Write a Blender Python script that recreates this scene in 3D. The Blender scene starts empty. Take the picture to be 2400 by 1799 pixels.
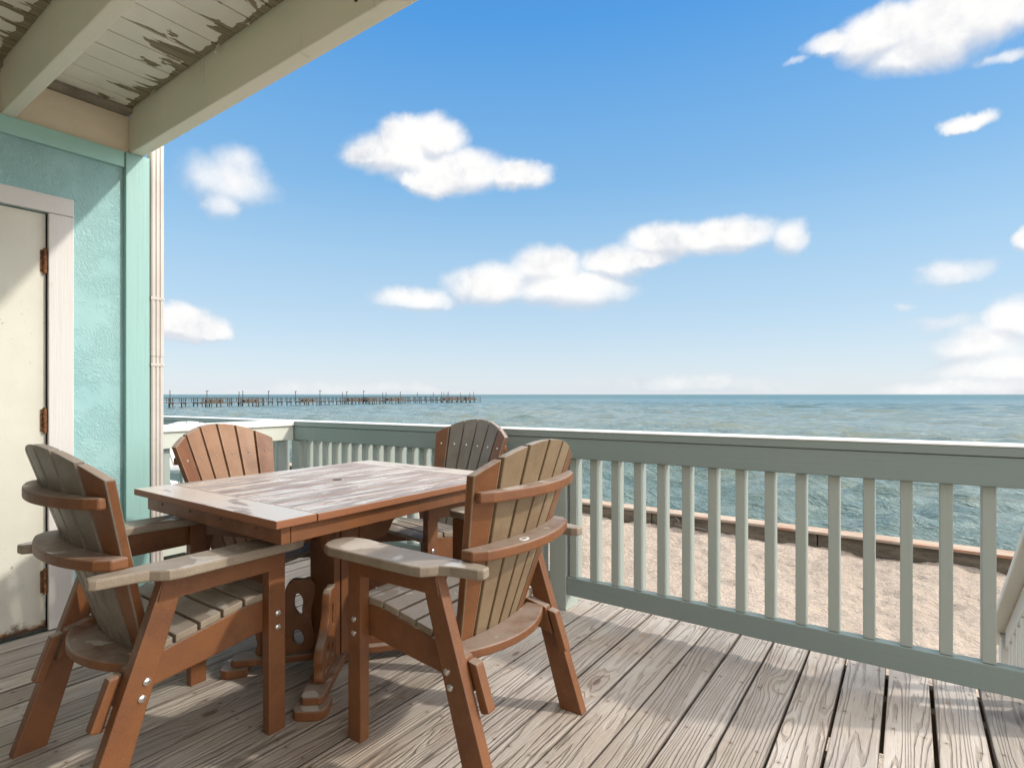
import bpy, bmesh, math, random
import numpy as np
from mathutils import Vector, Matrix, noise as mnoise
random.seed(7)
R = math.radians
scene = bpy.context.scene
col = scene.collection

# ------------------------------------------------------------------ camera
EYE = 1.10            # eye height above the deck boards (z = 0)
YAW = math.atan(931/1309)
cam_d = bpy.data.cameras.new('camera')
cam_d.sensor_width = 36.0
cam_d.lens = 1309/2400*36
cam_d.shift_y = 24.5/2400
cam_d.clip_start = 0.05
cam_d.clip_end = 60000
cam = bpy.data.objects.new('camera', cam_d)
cam.location = (0, 0, EYE)
cam.rotation_euler = (R(90), 0, YAW)
col.objects.link(cam)
scene.camera = cam

# ------------------------------------------------------------------ exposure
scene.view_settings.view_transform = 'Standard'
scene.view_settings.look = 'None'
scene.view_settings.gamma = 1
scene.view_settings.use_curve_mapping = False
EXPO = 0.4
scene.view_settings.exposure = EXPO

# ------------------------------------------------------------------ sun
SUN_DIR = Vector((1.19, .66, 1.0)).normalized()
sun_d = bpy.data.lights.new('sun', 'SUN')
sun_d.energy = 2.4
sun_d.angle = R(2.0)
sun_d.color = (1.0, .93, .82)
sun = bpy.data.objects.new('sun', sun_d)
sun.rotation_euler = SUN_DIR.to_track_quat('Z', 'Y').to_euler()
sun.location = (20, 12, 25)
col.objects.link(sun)
SUN_EL = math.asin(SUN_DIR.z)
SUN_AZ = math.atan2(SUN_DIR.x, SUN_DIR.y)

# ------------------------------------------------------------------ node helper
class NT:
    def __init__(s, tree):
        s.t = tree
        s.n = tree.nodes
        s.l = tree.links
    def new(s, typ, **kw):
        n = s.n.new(typ)
        for k, v in kw.items():
            setattr(n, k, v)
        return n
    def put(s, sock, v):
        if v is None:
            return
        if isinstance(v, bpy.types.NodeSocket):
            s.l.new(v, sock)
        elif isinstance(v, (tuple, list)):
            if sock.type == 'RGBA' and len(v) == 3:
                v = (*v, 1)
            sock.default_value = v
        else:
            sock.default_value = v
    def math(s, op, a, b=None, c=None, clamp=False):
        n = s.new('ShaderNodeMath', operation=op, use_clamp=clamp)
        for i, v in enumerate((a, b, c)):
            if v is not None:
                s.put(n.inputs[i], v)
        return n.outputs[0]
    def vmath(s, op, a, b=None):
        n = s.new('ShaderNodeVectorMath', operation=op)
        s.put(n.inputs[0], a)
        if b is not None:
            s.put(n.inputs[1], b)
        return n.outputs['Value'] if op in ('DOT_PRODUCT', 'LENGTH') else n.outputs[0]
    def sep(s, v):
        n = s.new('ShaderNodeSeparateXYZ')
        s.put(n.inputs[0], v)
        return n.outputs
    def comb(s, x, y, z=0.0):
        n = s.new('ShaderNodeCombineXYZ')
        for i, v in enumerate((x, y, z)):
            s.put(n.inputs[i], v)
        return n.outputs[0]
    def noise(s, vec, scale=1, detail=4, rough=.55, dist=0.0, out=0, lac=2.0):
        n = s.new('ShaderNodeTexNoise')
        s.put(n.inputs['Vector'], vec)
        n.inputs['Scale'].default_value = scale
        n.inputs['Detail'].default_value = detail
        n.inputs['Roughness'].default_value = rough
        n.inputs['Distortion'].default_value = dist
        n.inputs['Lacunarity'].default_value = lac
        return n.outputs[out]
    def step(s, v, lo, hi, a=0.0, b=1.0):
        n = s.new('ShaderNodeMapRange', interpolation_type='SMOOTHSTEP')
        s.put(n.inputs[0], v)
        for i, q in enumerate((lo, hi, a, b)):
            s.put(n.inputs[i+1], q)
        return n.outputs[0]
    def mix(s, f, a, b, mode='MIX'):
        n = s.new('ShaderNodeMix', data_type='RGBA', blend_type=mode)
        s.put(n.inputs[0], f)
        s.put(n.inputs[6], a)
        s.put(n.inputs[7], b)
        return n.outputs[2]
    def scale(s, v, sc):
        return s.vmath('MULTIPLY', v, sc)
    def bump(s, h, strength=.3, dist=.01, normal=None):
        n = s.new('ShaderNodeBump')
        n.inputs['Strength'].default_value = strength
        n.inputs['Distance'].default_value = dist
        s.put(n.inputs['Height'], h)
        s.put(n.inputs['Normal'], normal)
        return n.outputs[0]

def material(name):
    m = bpy.data.materials.new(name)
    m.use_nodes = True
    nt = NT(m.node_tree)
    b = nt.n['Principled BSDF']
    nt.b = b
    return m, nt

def fin(nt, color=None, rough=.6, normal=None, spec=.5, **kw):
    b = nt.b
    nt.put(b.inputs['Base Color'], color)
    nt.put(b.inputs['Roughness'], rough)
    nt.put(b.inputs['Normal'], normal)
    nt.put(b.inputs['Specular IOR Level'], spec)
    for k, v in kw.items():
        nt.put(b.inputs[k], v)

def objco(nt):
    return nt.new('ShaderNodeTexCoord').outputs['Object']
def worldpos(nt):
    return nt.new('ShaderNodeNewGeometry').outputs['Position']

# ------------------------------------------------------------------ world: sky and clouds
world = bpy.data.worlds.new('World')
scene.world = world
world.use_nodes = True
W = NT(world.node_tree)
bg = W.n['Background']
sky = W.new('ShaderNodeTexSky', sky_type='NISHITA')
sky.sun_disc = False
sky.sun_elevation = SUN_EL
sky.sun_rotation = SUN_AZ
sky.altitude = 0
sky.air_density = 1.0
sky.dust_density = .35
sky.ozone_density = 2.2
SKY_STRENGTH = 0.12
dirv = W.new('ShaderNodeTexCoord').outputs['Generated']
vr = W.new('ShaderNodeVectorRotate', rotation_type='Z_AXIS')
W.put(vr.inputs['Vector'], dirv)
vr.inputs['Angle'].default_value = -YAW
d = W.sep(vr.outputs[0])
az = W.math('ARCTAN2', d[0], d[1])
hyp = W.math('SQRT', W.math('ADD', W.math('MULTIPLY', d[0], d[0]), W.math('MULTIPLY', d[1], d[1])))
el = W.math('ARCTAN2', d[2], hyp)
nz1 = W.noise(dirv, 7.5, 9, .62, .35, out=1)
nz2 = W.noise(dirv, 26, 5, .6)
off = W.scale(W.vmath('SUBTRACT', nz1, (.5, .5, .5)), (.085, .05, 0))
p0 = W.comb(az, el, 0)
p = W.vmath('ADD', p0, off)
K = 2400/2212/1309
def ell(x, y, rx, ry):
    u = x*K - 1200/1309
    a = math.atan(u)
    e = math.atan((924/1309 - y*K)*math.cos(a))
    return a, e, rx*K*math.cos(a)**2, ry*K*math.cos(a)
#        x, y, rx, ry, density
CL = [(490, 392, 120, 54, .62), (508, 350, 60, 40, .55), (478, 440, 52, 40, .55), (420, 350, 50, 30, .3),
      (850, 335, 120, 48, 1), (875, 298, 62, 40, 1), (945, 305, 80, 46, 1), (790, 335, 68, 26, 1), (985, 375, 150, 48, 1), (1120, 384, 74, 34, .95), (925, 395, 90, 30, 1),
      (395, 704, 100, 44, 1), (450, 716, 48, 28, .9),
      (900, 642, 112, 26, .75), (1060, 612, 105, 50, .9), (1180, 578, 95, 48, .95), (1230, 622, 150, 46, .9), (1325, 566, 95, 42, .9), (1440, 518, 110, 46, 1), (1550, 510, 130, 44, 1), (1705, 512, 52, 42, .75), (1390, 560, 80, 26, .9),
      (1900, 76, 120, 52, 1), (2040, 60, 150, 74, 1), (1985, 112, 140, 44, .9), (2140, 20, 130, 62, 1), (1800, 96, 74, 24, .9), (1715, 139, 30, 9, .45), (2175, 112, 70, 14, .6),
      (2085, 260, 58, 22, .9), (2060, 588, 100, 32, .62), (2216, 520, 34, 30, .9),
      (2130, 745, 140, 62, .75), (2200, 690, 95, 56, .85), (2050, 690, 120, 22, .4), (1940, 662, 34, 12, .35), (2190, 800, 210, 46, .7),
      (1500, 830, 330, 26, .42), (760, 842, 300, 22, .4), (2100, 838, 260, 26, .6)]
def field(pp, lst):
    best = None
    for (x, y, rx, ry, dn) in lst:
        a, e, ra, re = ell(x, y, rx, ry)
        q = W.vmath('MULTIPLY', W.vmath('SUBTRACT', pp, (a, e, 0)), (1/ra, 1/re, 0))
        v = W.math('MULTIPLY', W.math('SUBTRACT', 1.25, W.vmath('DOT_PRODUCT', q, q)), dn)
        if best is None:
            best = v
        else:
            n = W.new('ShaderNodeMath', operation='SMOOTH_MAX')
            W.put(n.inputs[0], best); W.put(n.inputs[1], v); n.inputs[2].default_value = .25
            best = n.outputs[0]
    return best
fld = field(p, CL)
fld = W.math('ADD', fld, W.math('MULTIPLY', W.math('SUBTRACT', nz2, .5), .55))
alpha = W.step(fld, .0, 1.02)
# clear air: the Nishita sky, its blue pulled to the photograph's, paler towards the horizon
ramp = W.new('ShaderNodeValToRGB')
W.put(ramp.inputs[0], W.math('DIVIDE', el, R(40)))
cr = ramp.color_ramp
AIR = [(0, (.74, .81, .89)), (.08, (.66, .78, .89)), (.18, (.53, .72, .885)), (.34, (.39, .635, .875)), (.51, (.235, .515, .85)), (.84, (.085, .36, .825)), (1, (.062, .30, .77))]
while len(cr.elements) < len(AIR):
    cr.elements.new(.5)
G = 1/(2**EXPO*SKY_STRENGTH)
for e_, (q, c_) in zip(cr.elements, AIR):
    e_.position = q
    e_.color = (*[v*G for v in c_], 1)
clear = W.mix(.85, sky.outputs[0], ramp.outputs[0])
# cloud colour, in the sky texture's units (divided by the strength)
cs = G
lump = W.noise(dirv, 11, 6, .6)
up_f = field(W.vmath('ADD', p, (.006, .020, 0)), CL)
under = W.step(W.math('SUBTRACT', up_f, field(p, CL)), .02, .42)
body = W.math('MULTIPLY_ADD', under, -.75, W.step(fld, -.2, .8), clamp=True)
ccol = W.mix(W.math('MULTIPLY', body, W.step(lump, .22, .52)), (.66*cs, .70*cs, .775*cs), (1.02*cs, 1.01*cs, 1.0*cs))
skyc = W.mix(alpha, clear, ccol)
# unseen bright cloud sheet, added overhead and right of frame to fill the shade
sheet = W.math('MAXIMUM', W.step(el, R(40), R(58)), W.math('MULTIPLY', W.step(W.math('ABSOLUTE', W.math('SUBTRACT', az, R(110))), R(66), R(42)), W.step(el, R(-2), R(6))))
sheet = W.math('MULTIPLY', sheet, W.step(W.noise(dirv, 2.2, 6, .6), .30, .55))
skyc = W.mix(sheet, skyc, (3.5*cs, 3.45*cs, 3.35*cs))
W.put(bg.inputs['Color'], skyc)
bg.inputs['Strength'].default_value = SKY_STRENGTH

# ------------------------------------------------------------------ mesh helpers
class MB:
    def __init__(s):
        s.bm = bmesh.new()
        s.mi = 0
    def _faces(s, before):
        for f in s.bm.faces:
            if f.index == -1 or f not in before:
                pass
    def box(s, x0, x1, y0, y1, z0, z1, mi=None, rot=None, piv=None):
        vs = [s.bm.verts.new((x, y, z)) for x in (x0, x1) for y in (y0, y1) for z in (z0, z1)]
        F = [(0, 1, 3, 2), (4, 6, 7, 5), (0, 4, 5, 1), (2, 3, 7, 6), (0, 2, 6, 4), (1, 5, 7, 3)]
        fs = [s.bm.faces.new([vs[i] for i in f]) for f in F]
        for f in fs:
            f.material_index = s.mi if mi is None else mi
        if rot is not None:
            bmesh.ops.rotate(s.bm, verts=vs, cent=piv or (0, 0, 0), matrix=rot)
        return vs
    def prism(s, poly, axis, t0, t1, mi=None):
        """poly: 2-D outline; axis 0/1/2 = extruded along x/y/z (remaining axes in order)."""
        def P(a, b, t):
            return {0: (t, a, b), 1: (a, t, b), 2: (a, b, t)}[axis]
        A = [s.bm.verts.new(P(a, b, t0)) for a, b in poly]
        B = [s.bm.verts.new(P(a, b, t1)) for a, b in poly]
        n = len(poly)
        fs = [s.bm.faces.new(A), s.bm.faces.new(B[::-1])]
        for i in range(n):
            fs.append(s.bm.faces.new((A[i], B[i], B[(i+1) % n], A[(i+1) % n])))
        for f in fs:
            f.material_index = s.mi if mi is None else mi
        return A+B
    def grid(s, rows, mi=None):
        """closed tube of quads: rows of equal-length rings."""
        V = [[s.bm.verts.new(p) for p in r] for r in rows]
        n = len(V[0])
        fs = []
        for a, b in zip(V[:-1], V[1:]):
            for i in range(n):
                fs.append(s.bm.faces.new((a[i], a[(i+1) % n], b[(i+1) % n], b[i])))
        fs.append(s.bm.faces.new(V[0][::-1]))
        fs.append(s.bm.faces.new(V[-1]))
        for f in fs:
            f.material_index = s.mi if mi is None else mi
    def cyl(s, p0, p1, r0, r1=None, n=12, mi=None):
        p0, p1 = Vector(p0), Vector(p1)
        r1 = r0 if r1 is None else r1
        q = (p1-p0).to_track_quat('Z', 'Y')
        rows = []
        for p, r in ((p0, r0), (p1, r1)):
            rows.append([p + q @ Vector((r*math.cos(2*math.pi*i/n), r*math.sin(2*math.pi*i/n), 0)) for i in range(n)])
        s.grid(rows, mi)
    def tube(s, pts, r, n=8, mi=None):
        pts = [Vector(p) for p in pts]
        rows = []
        for i, p in enumerate(pts):
            t = (pts[min(i+1, len(pts)-1)]-pts[max(i-1, 0)]).normalized()
            q = t.to_track_quat('Z', 'Y')
            rows.append([p + q @ Vector((r*math.cos(2*math.pi*k/n), r*math.sin(2*math.pi*k/n), 0)) for k in range(n)])
        s.grid(rows, mi)
    def build(s, name, mats, parent=None, bevel=0.0, seg=2, smooth=False, angle=35):
        bm = s.bm
        bmesh.ops.recalc_face_normals(bm, faces=bm.faces)
        if bevel > 0:
            es = [e for e in bm.edges if len(e.link_faces) == 2 and e.calc_face_angle(0) > R(angle)]
            bmesh.ops.bevel(bm, geom=es, offset=bevel, segments=seg, profile=.6, affect='EDGES', clamp_overlap=True)
        me = bpy.data.meshes.new(name)
        bm.to_mesh(me)
        bm.free()
        if smooth:
            me.shade_smooth()
            me.set_sharp_from_angle(angle=R(32))
        mats = mats if isinstance(mats, (list, tuple)) else [mats]
        for m in mats:
            me.materials.append(m)
        o = bpy.data.objects.new(name, me)
        col.objects.link(o)
        if parent is not None:
            o.parent = parent
        return o

def tag(o, label=None, cat=None, group=None, kind=None):
    for k, v in (('label', label), ('category', cat), ('group', group), ('kind', kind)):
        if v is not None:
            o[k] = v
    return o
def thing(name, label, cat, loc=(0, 0, 0), rz=0, group=None):
    o = bpy.data.objects.new(name, None)
    o.empty_display_size = .1
    o.location = loc
    o.rotation_euler = (0, 0, rz)
    col.objects.link(o)
    return tag(o, label, cat, group)
def copy_tree(o, parent=None):
    c = o.copy()
    col.objects.link(c)
    if parent is not None:
        c.parent = parent
    for ch in list(o.children):
        copy_tree(ch, c)
    return c

# ------------------------------------------------------------------ materials
def mat_plastic(name, c1, c2, wet=.5, fine=520, bumps=.12):
    """recycled-plastic lumber: sandy mottled grain, faded tops, rain water lying on level faces"""
    m, n = material(name)
    co = objco(n)
    rnd = n.new('ShaderNodeObjectInfo').outputs['Random']
    co2 = n.vmath('ADD', co, n.comb(n.math('MULTIPLY', rnd, 17), 0, 0))
    g = n.noise(co2, fine, 2, .6)
    g2 = n.noise(co2, 9, 5, .6)
    geo = n.new('ShaderNodeNewGeometry')
    up = n.sep(geo.outputs['Normal'])[2]
    c = n.mix(n.step(g2, .3, .7), c1, c2)
    c = n.mix(n.math('MULTIPLY', n.step(g, .35, .7), .3), c, tuple(min(1, 1.5*x+.008) for x in c2))
    c = n.mix(n.math('MULTIPLY', n.step(g, .5, .32), .4), c, tuple(.55*x for x in c1))
    # grime, scuffs and paler rubbed patches
    gr = n.noise(co2, 3.4, 6, .7)
    c = n.mix(n.math('MULTIPLY', n.step(gr, .52, .72), .45), c, tuple(.5*x+.004 for x in c1))
    c = n.mix(n.math('MULTIPLY', n.step(gr, .44, .30), .30), c, tuple(min(1, 1.3*x+.03) for x in c2))
    sc2 = n.noise(n.scale(co2, (40, 40, 160)), 1, 2, .5)
    c = n.mix(n.math('MULTIPLY', n.step(sc2, .70, .74), .3), c, tuple(min(1, 1.4*x+.05) for x in c2))
    # sun-bleached chalk on the top faces
    top = n.step(up, .55, .9)
    fade = n.math('MULTIPLY', top, n.step(n.noise(co2, 6, 6, .65), .25, .55))
    c = n.mix(n.math('MULTIPLY', fade, .72), c, (.33, .28, .235))
    puddle = n.math('MULTIPLY', n.step(up, .96, .985), n.step(n.noise(co2, 7.5, 3, .5, .3), .66-.16*wet, .68-.16*wet))
    rough = n.mix(puddle, n.mix(n.step(g2, .3, .7), (.55,)*3, (.42,)*3), (.22,)*3)
    h = n.math('ADD', n.math('MULTIPLY', g, 1.0), n.math('MULTIPLY', g2, .6))
    bmp = n.new('ShaderNodeBump')
    n.put(bmp.inputs['Strength'], n.math('MULTIPLY', n.math('SUBTRACT', 1, puddle), bumps))
    bmp.inputs['Distance'].default_value = .004
    n.put(bmp.inputs['Height'], h)
    fin(n, n.mix(n.math('MULTIPLY', puddle, .8), c, (.55, .51, .46)), rough, bmp.outputs[0], .5)
    return m

M = {}
M['terracotta'] = mat_plastic('terracotta_lumber', (.122, .042, .0125), (.168, .063, .0195), wet=.42)
M['tan'] = mat_plastic('tan_lumber', (.165, .112, .062), (.215, .152, .09), wet=.45)
M['armtop'] = mat_plastic('weathered_tan_lumber', (.18, .14, .098), (.25, .205, .155), wet=.5)
M['white_plastic'] = mat_plastic('white_lumber', (.74, .74, .72), (.82, .82, .80), wet=.1)

def mat_steel():
    m, n = material('bolt_steel')
    co = objco(n)
    fin(n, n.mix(n.noise(co, 90, 3), (.5, .48, .46), (.75, .74, .72)), n.step(n.noise(co, 200, 2), .3, .7, .2, .42), None, Metallic=1.0)
    return m
M['steel'] = mat_steel()

def mat_paint(name, base, dirt=(.35, .33, .26), axis='x', amount=.35, rough=.5, bumps=.25):
    """brushed paint over sawn timber: grain along axis, chips and grime specks"""
    m, n = material(name)
    co = objco(n)
    k = {'x': (3, 90, 90), 'y': (90, 3, 90), 'z': (90, 90, 3)}[axis]
    g = n.noise(n.scale(co, k), 1, 4, .6)
    big = n.noise(co, 2.2, 6, .65)
    fine = n.noise(co, 45, 4, .7)
    c = n.mix(n.math('MULTIPLY', n.step(big, .42, .75), amount), base, tuple(b*.8+q*.2 for b, q in zip(base, dirt)))
    c = n.mix(n.math('MULTIPLY', n.step(g, .56, .72), amount*.6), c, tuple(b*.75 for b in base))
    c = n.mix(n.math('MULTIPLY', n.step(fine, .685, .735), amount*2.2, clamp=True), c, dirt)
    k2 = tuple(q*.12 for q in k)
    crack = n.noise(n.scale(co, (k[0]*.35, k[1]*1.2, k[2]*1.2)), 1, 3, .6)
    c = n.mix(n.math('MULTIPLY', n.step(crack, .73, .77), .5), c, tuple(b*.35 for b in base))
    h = n.math('SUBTRACT', n.math('ADD', g, n.math('MULTIPLY', fine, .3)), n.step(crack, .72, .76))
    fin(n, c, n.step(big, .3, .7, rough-.08, rough+.1), n.bump(h, bumps, .003), .45)
    return m
M['rail_x'] = mat_paint('railing_paint_long_shaded', (.225, .278, .262), axis='x', amount=.3)  # darker copy of the railing paint, shade of its front in the colour
M['rail_y'] = mat_paint('railing_paint_cross_lit', (.55, .56, .49), axis='y', amount=.3)  # paler copy of the same paint, sunlight put into the colour
M['rail_z'] = mat_paint('railing_paint_upright_lit', (.35, .39, .355), axis='z', amount=.3)  # lighter copy for uprights, their sunlit sides put into the colour
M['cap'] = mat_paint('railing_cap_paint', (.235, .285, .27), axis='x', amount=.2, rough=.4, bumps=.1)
M['captop_lit'] = mat_paint('cap_sunlit_white', (.80, .80, .77), axis='x', amount=.2, rough=.35, bumps=.1)  # bright top of the cap painted in as white
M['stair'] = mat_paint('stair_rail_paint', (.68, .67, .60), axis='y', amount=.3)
M['casing'] = mat_paint('casing_paint', (.60, .58, .565), dirt=(.4, .36, .33), axis='z', amount=.25, bumps=.5)
M['casing_y'] = mat_paint('casing_paint_head', (.60, .58, .565), dirt=(.4, .36, .33), axis='y', amount=.25, bumps=.5)
M['teal_z'] = mat_paint('teal_board_paint', (.28, .47, .445), dirt=(.25, .45, .42), axis='z', amount=.3, bumps=.5)
M['teal_y'] = mat_paint('teal_frieze_paint', (.33, .58, .54), dirt=(.25, .45, .42), axis='y', amount=.3, bumps=.4)

def mat_stucco():
    m, n = material('teal_stucco')
    co = objco(n)
    w = n.noise(co, 5, 4, .6, out=1)
    co2 = n.vmath('ADD', co, n.scale(n.vmath('SUBTRACT', w, (.5, .5, .5)), (.16, .16, .16)))
    rot = n.new('ShaderNodeVectorRotate', rotation_type='X_AXIS')
    n.put(rot.inputs['Vector'], co2)
    rot.inputs['Angle'].default_value = R(38)
    s1 = n.noise(n.scale(rot.outputs[0], (95, 60, 170)), 1, 3, .55)
    patch = n.step(n.noise(co, 9, 4, .6), .36, .6)
    s2 = n.noise(co, 240, 3, .6)
    h = n.math('ADD', n.math('MULTIPLY', n.math('MULTIPLY', n.step(s1, .38, .62), patch), 1.0), n.math('MULTIPLY', s2, .22))
    big = n.noise(co, 1.7, 5, .6)
    c = n.mix(n.step(big, .3, .7), (.255, .46, .475), (.325, .52, .525))
    c = n.mix(n.math('MULTIPLY', n.step(n.noise(co, 30, 4, .7), .66, .76), .35), c, (.24, .42, .41))
    c = n.mix(n.math('MULTIPLY', n.step(n.noise(n.scale(co, (3, 3, .7)), 2.4, 5, .7), .54, .75), .3), c, (.40, .52, .47))
    fin(n, c, .65, n.bump(h, .5, .006), .35)
    return m
M['stucco'] = mat_stucco()

def mat_door():
    m, n = material('door_paint')
    co = objco(n)
    s = n.sep(co)
    big = n.noise(co, 2.5, 5, .6)
    c = n.mix(n.step(big, .35, .7), (.57, .56, .485), (.63, .62, .55))
    # chips at hand height and a few scattered ones
    chip = n.noise(n.scale(co, (1, 1, .7)), 60, 4, .7)
    zone = n.step(n.noise(co, 3.2, 2, .5), .44, .60)
    c = n.mix(n.math('MULTIPLY', n.step(chip, .66, .70), zone), c, (.20, .19, .17))
    # rust creeping up from the foot of the door
    edge = n.math('ADD', s[2], n.math('MULTIPLY', n.math('SUBTRACT', n.noise(co, 16, 5, .65), .5), .13))
    r = n.step(edge, .055, .03)
    rc = n.mix(n.step(n.noise(co, 40, 4, .7), .4, .6), (.36, .13, .03), (.09, .05, .03))
    c = n.mix(r, c, rc)
    fin(n, c, .45, n.bump(n.math('SUBTRACT', n.noise(co, 120, 3), n.math('MULTIPLY', r, 1.5)), .12, .004), .45)
    return m
M['door'] = mat_door()

def mat_rust(name='rusty_iron'):
    m, n = material(name)
    co = objco(n)
    a = n.noise(co, 70, 5, .7)
    c = n.mix(n.step(a, .38, .62), (.085, .04, .022), (.27, .12, .05))
    c = n.mix(n.step(n.noise(co, 40, 3), .62, .7), c, (.45, .38, .30))
    fin(n, c, .75, n.bump(a, .5, .003), .3)
    return m
M['rust'] = mat_rust()

def mat_beam():
    m, n = material('beam_paint')
    co = objco(n)
    s = n.sep(co)
    big = n.noise(n.scale(co, (1, 1, 2.5)), 1.8, 6, .65)
    g = n.noise(n.scale(co, (2.5, 70, 70)), 1, 4, .6)
    c = n.mix(n.step(big, .3, .72), (.74, .72, .60), (.67, .69, .56))
    c = n.mix(n.math('MULTIPLY', n.step(n.noise(n.scale(co, (5, 5, .8)), 2.2, 5, .7), .60, .78), .55), c, (.44, .40, .25))
    ck = n.noise(n.scale(co, (1.2, 60, 60)), 1, 3, .6)
    c = n.mix(n.math('MULTIPLY', n.step(ck, .74, .77), .8), c, (.10, .09, .06))
    c = n.mix(n.math('MULTIPLY', n.step(n.noise(co, 30, 4, .75), .68, .74), .6), c, (.28, .24, .15))
    fin(n, c, .55, n.bump(n.math('SUBTRACT', g, n.step(ck, .73, .76)), .25, .003), .4)
    return m
M['beam'] = mat_beam()

def mat_ceiling():
    """white paint peeling off ceiling boards laid along y"""
    m, n = material('peeling_ceiling_paint')
    co = objco(n)
    s = n.sep(co)
    bi = n.math('FLOOR', n.math('DIVIDE', s[0], .131))
    wn = n.new('ShaderNodeTexWhiteNoise', noise_dimensions='1D')
    n.put(wn.inputs['W'], bi)
    rr = wn.outputs['Value']
    # damp next to the beams: distance above each beam line (y = 1.2, .7, .2 ...)
    fy = n.math('FRACT', n.math('DIVIDE', n.math('SUBTRACT', 1.2, s[1]), .5))
    near = n.math('POWER', n.math('SUBTRACT', 1, fy), 2.2)
    co2 = n.comb(n.math('ADD', s[0], n.math('MULTIPLY', rr, 9)), s[1], rr)
    pn = n.noise(n.scale(co2, (11, 3.2, 1)), 1, 5, .55, .5)
    pm = n.math('ADD', pn, n.math('MULTIPLY', near, .21))
    pm = n.math('ADD', pm, n.step(fy, .075, .012, 0, .4))
    peel = n.step(pm, .70, .714)
    rim = n.math('SUBTRACT', n.step(pm, .678, .70), peel)
    g = n.noise(n.scale(co2, (120, 5, 1)), 1, 5, .65)
    wood = n.mix(n.step(g, .35, .65), (.17, .15, .10), (.36, .31, .20))
    paint = n.mix(n.step(n.noise(co2, 4, 5, .6), .35, .7), (.84, .83, .74), (.76, .76, .66))
    hair = n.noise(n.scale(co2, (60, 1.2, 1)), 1, 3, .6, .3)
    paint = n.mix(n.math('MULTIPLY', n.step(hair, .71, .74), .7), paint, (.24, .21, .15))
    c = n.mix(peel, paint, wood)
    c = n.mix(n.math('MULTIPLY', rim, .5), c, (.80, .79, .70))
    h = n.math('ADD', n.math('MULTIPLY', peel, -1), n.math('MULTIPLY', g, .12))
    fin(n, c, .6, n.bump(h, .7, .004), .35)
    return m
M['ceiling'] = mat_ceiling()

def mat_simple(name, c1, c2, scale=6, rough=.6, bumps=.15, bscale=60, spec=.4):
    m, n = material(name)
    co = objco(n)
    a = n.noise(co, scale, 5, .65)
    f = n.noise(co, bscale, 4, .65)
    c = n.mix(n.step(a, .3, .7), c1, c2)
    c = n.mix(n.math('MULTIPLY', n.step(f, .58, .75), .3), c, tuple(.6*x for x in c1))
    fin(n, c, rough, n.bump(f, bumps, .004), spec)
    return m
M['plaster'] = mat_simple('cream_plaster', (.68, .60, .47), (.76, .68, .54), 3, .7, .4, 130)
M['darkwood'] = mat_simple('bare_dark_timber', (.10, .085, .055), (.19, .16, .105), 9, .8, .4, 70)
M['gutter'] = mat_simple('downspout_enamel', (.50, .46, .425), (.57, .53, .49), 3, .38, .05, 40)
M['gap'] = mat_simple('shadow_gap', (.05, .04, .035), (.09, .075, .06), 20, .9)  # dark colour laid where gaps and holes would be in shade
M['pile'] = mat_simple('wet_pier_timber', (.045, .040, .036), (.085, .075, .065), 2, .8, .2, 12)
M['pier_brown'] = mat_simple('brown_pier_boards', (.085, .066, .052), (.12, .095, .075), 1.5, .8, .2, 12)
M['concrete'] = mat_simple('neighbour_wall', (.5, .5, .46), (.6, .6, .55), 2, .8)

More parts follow.
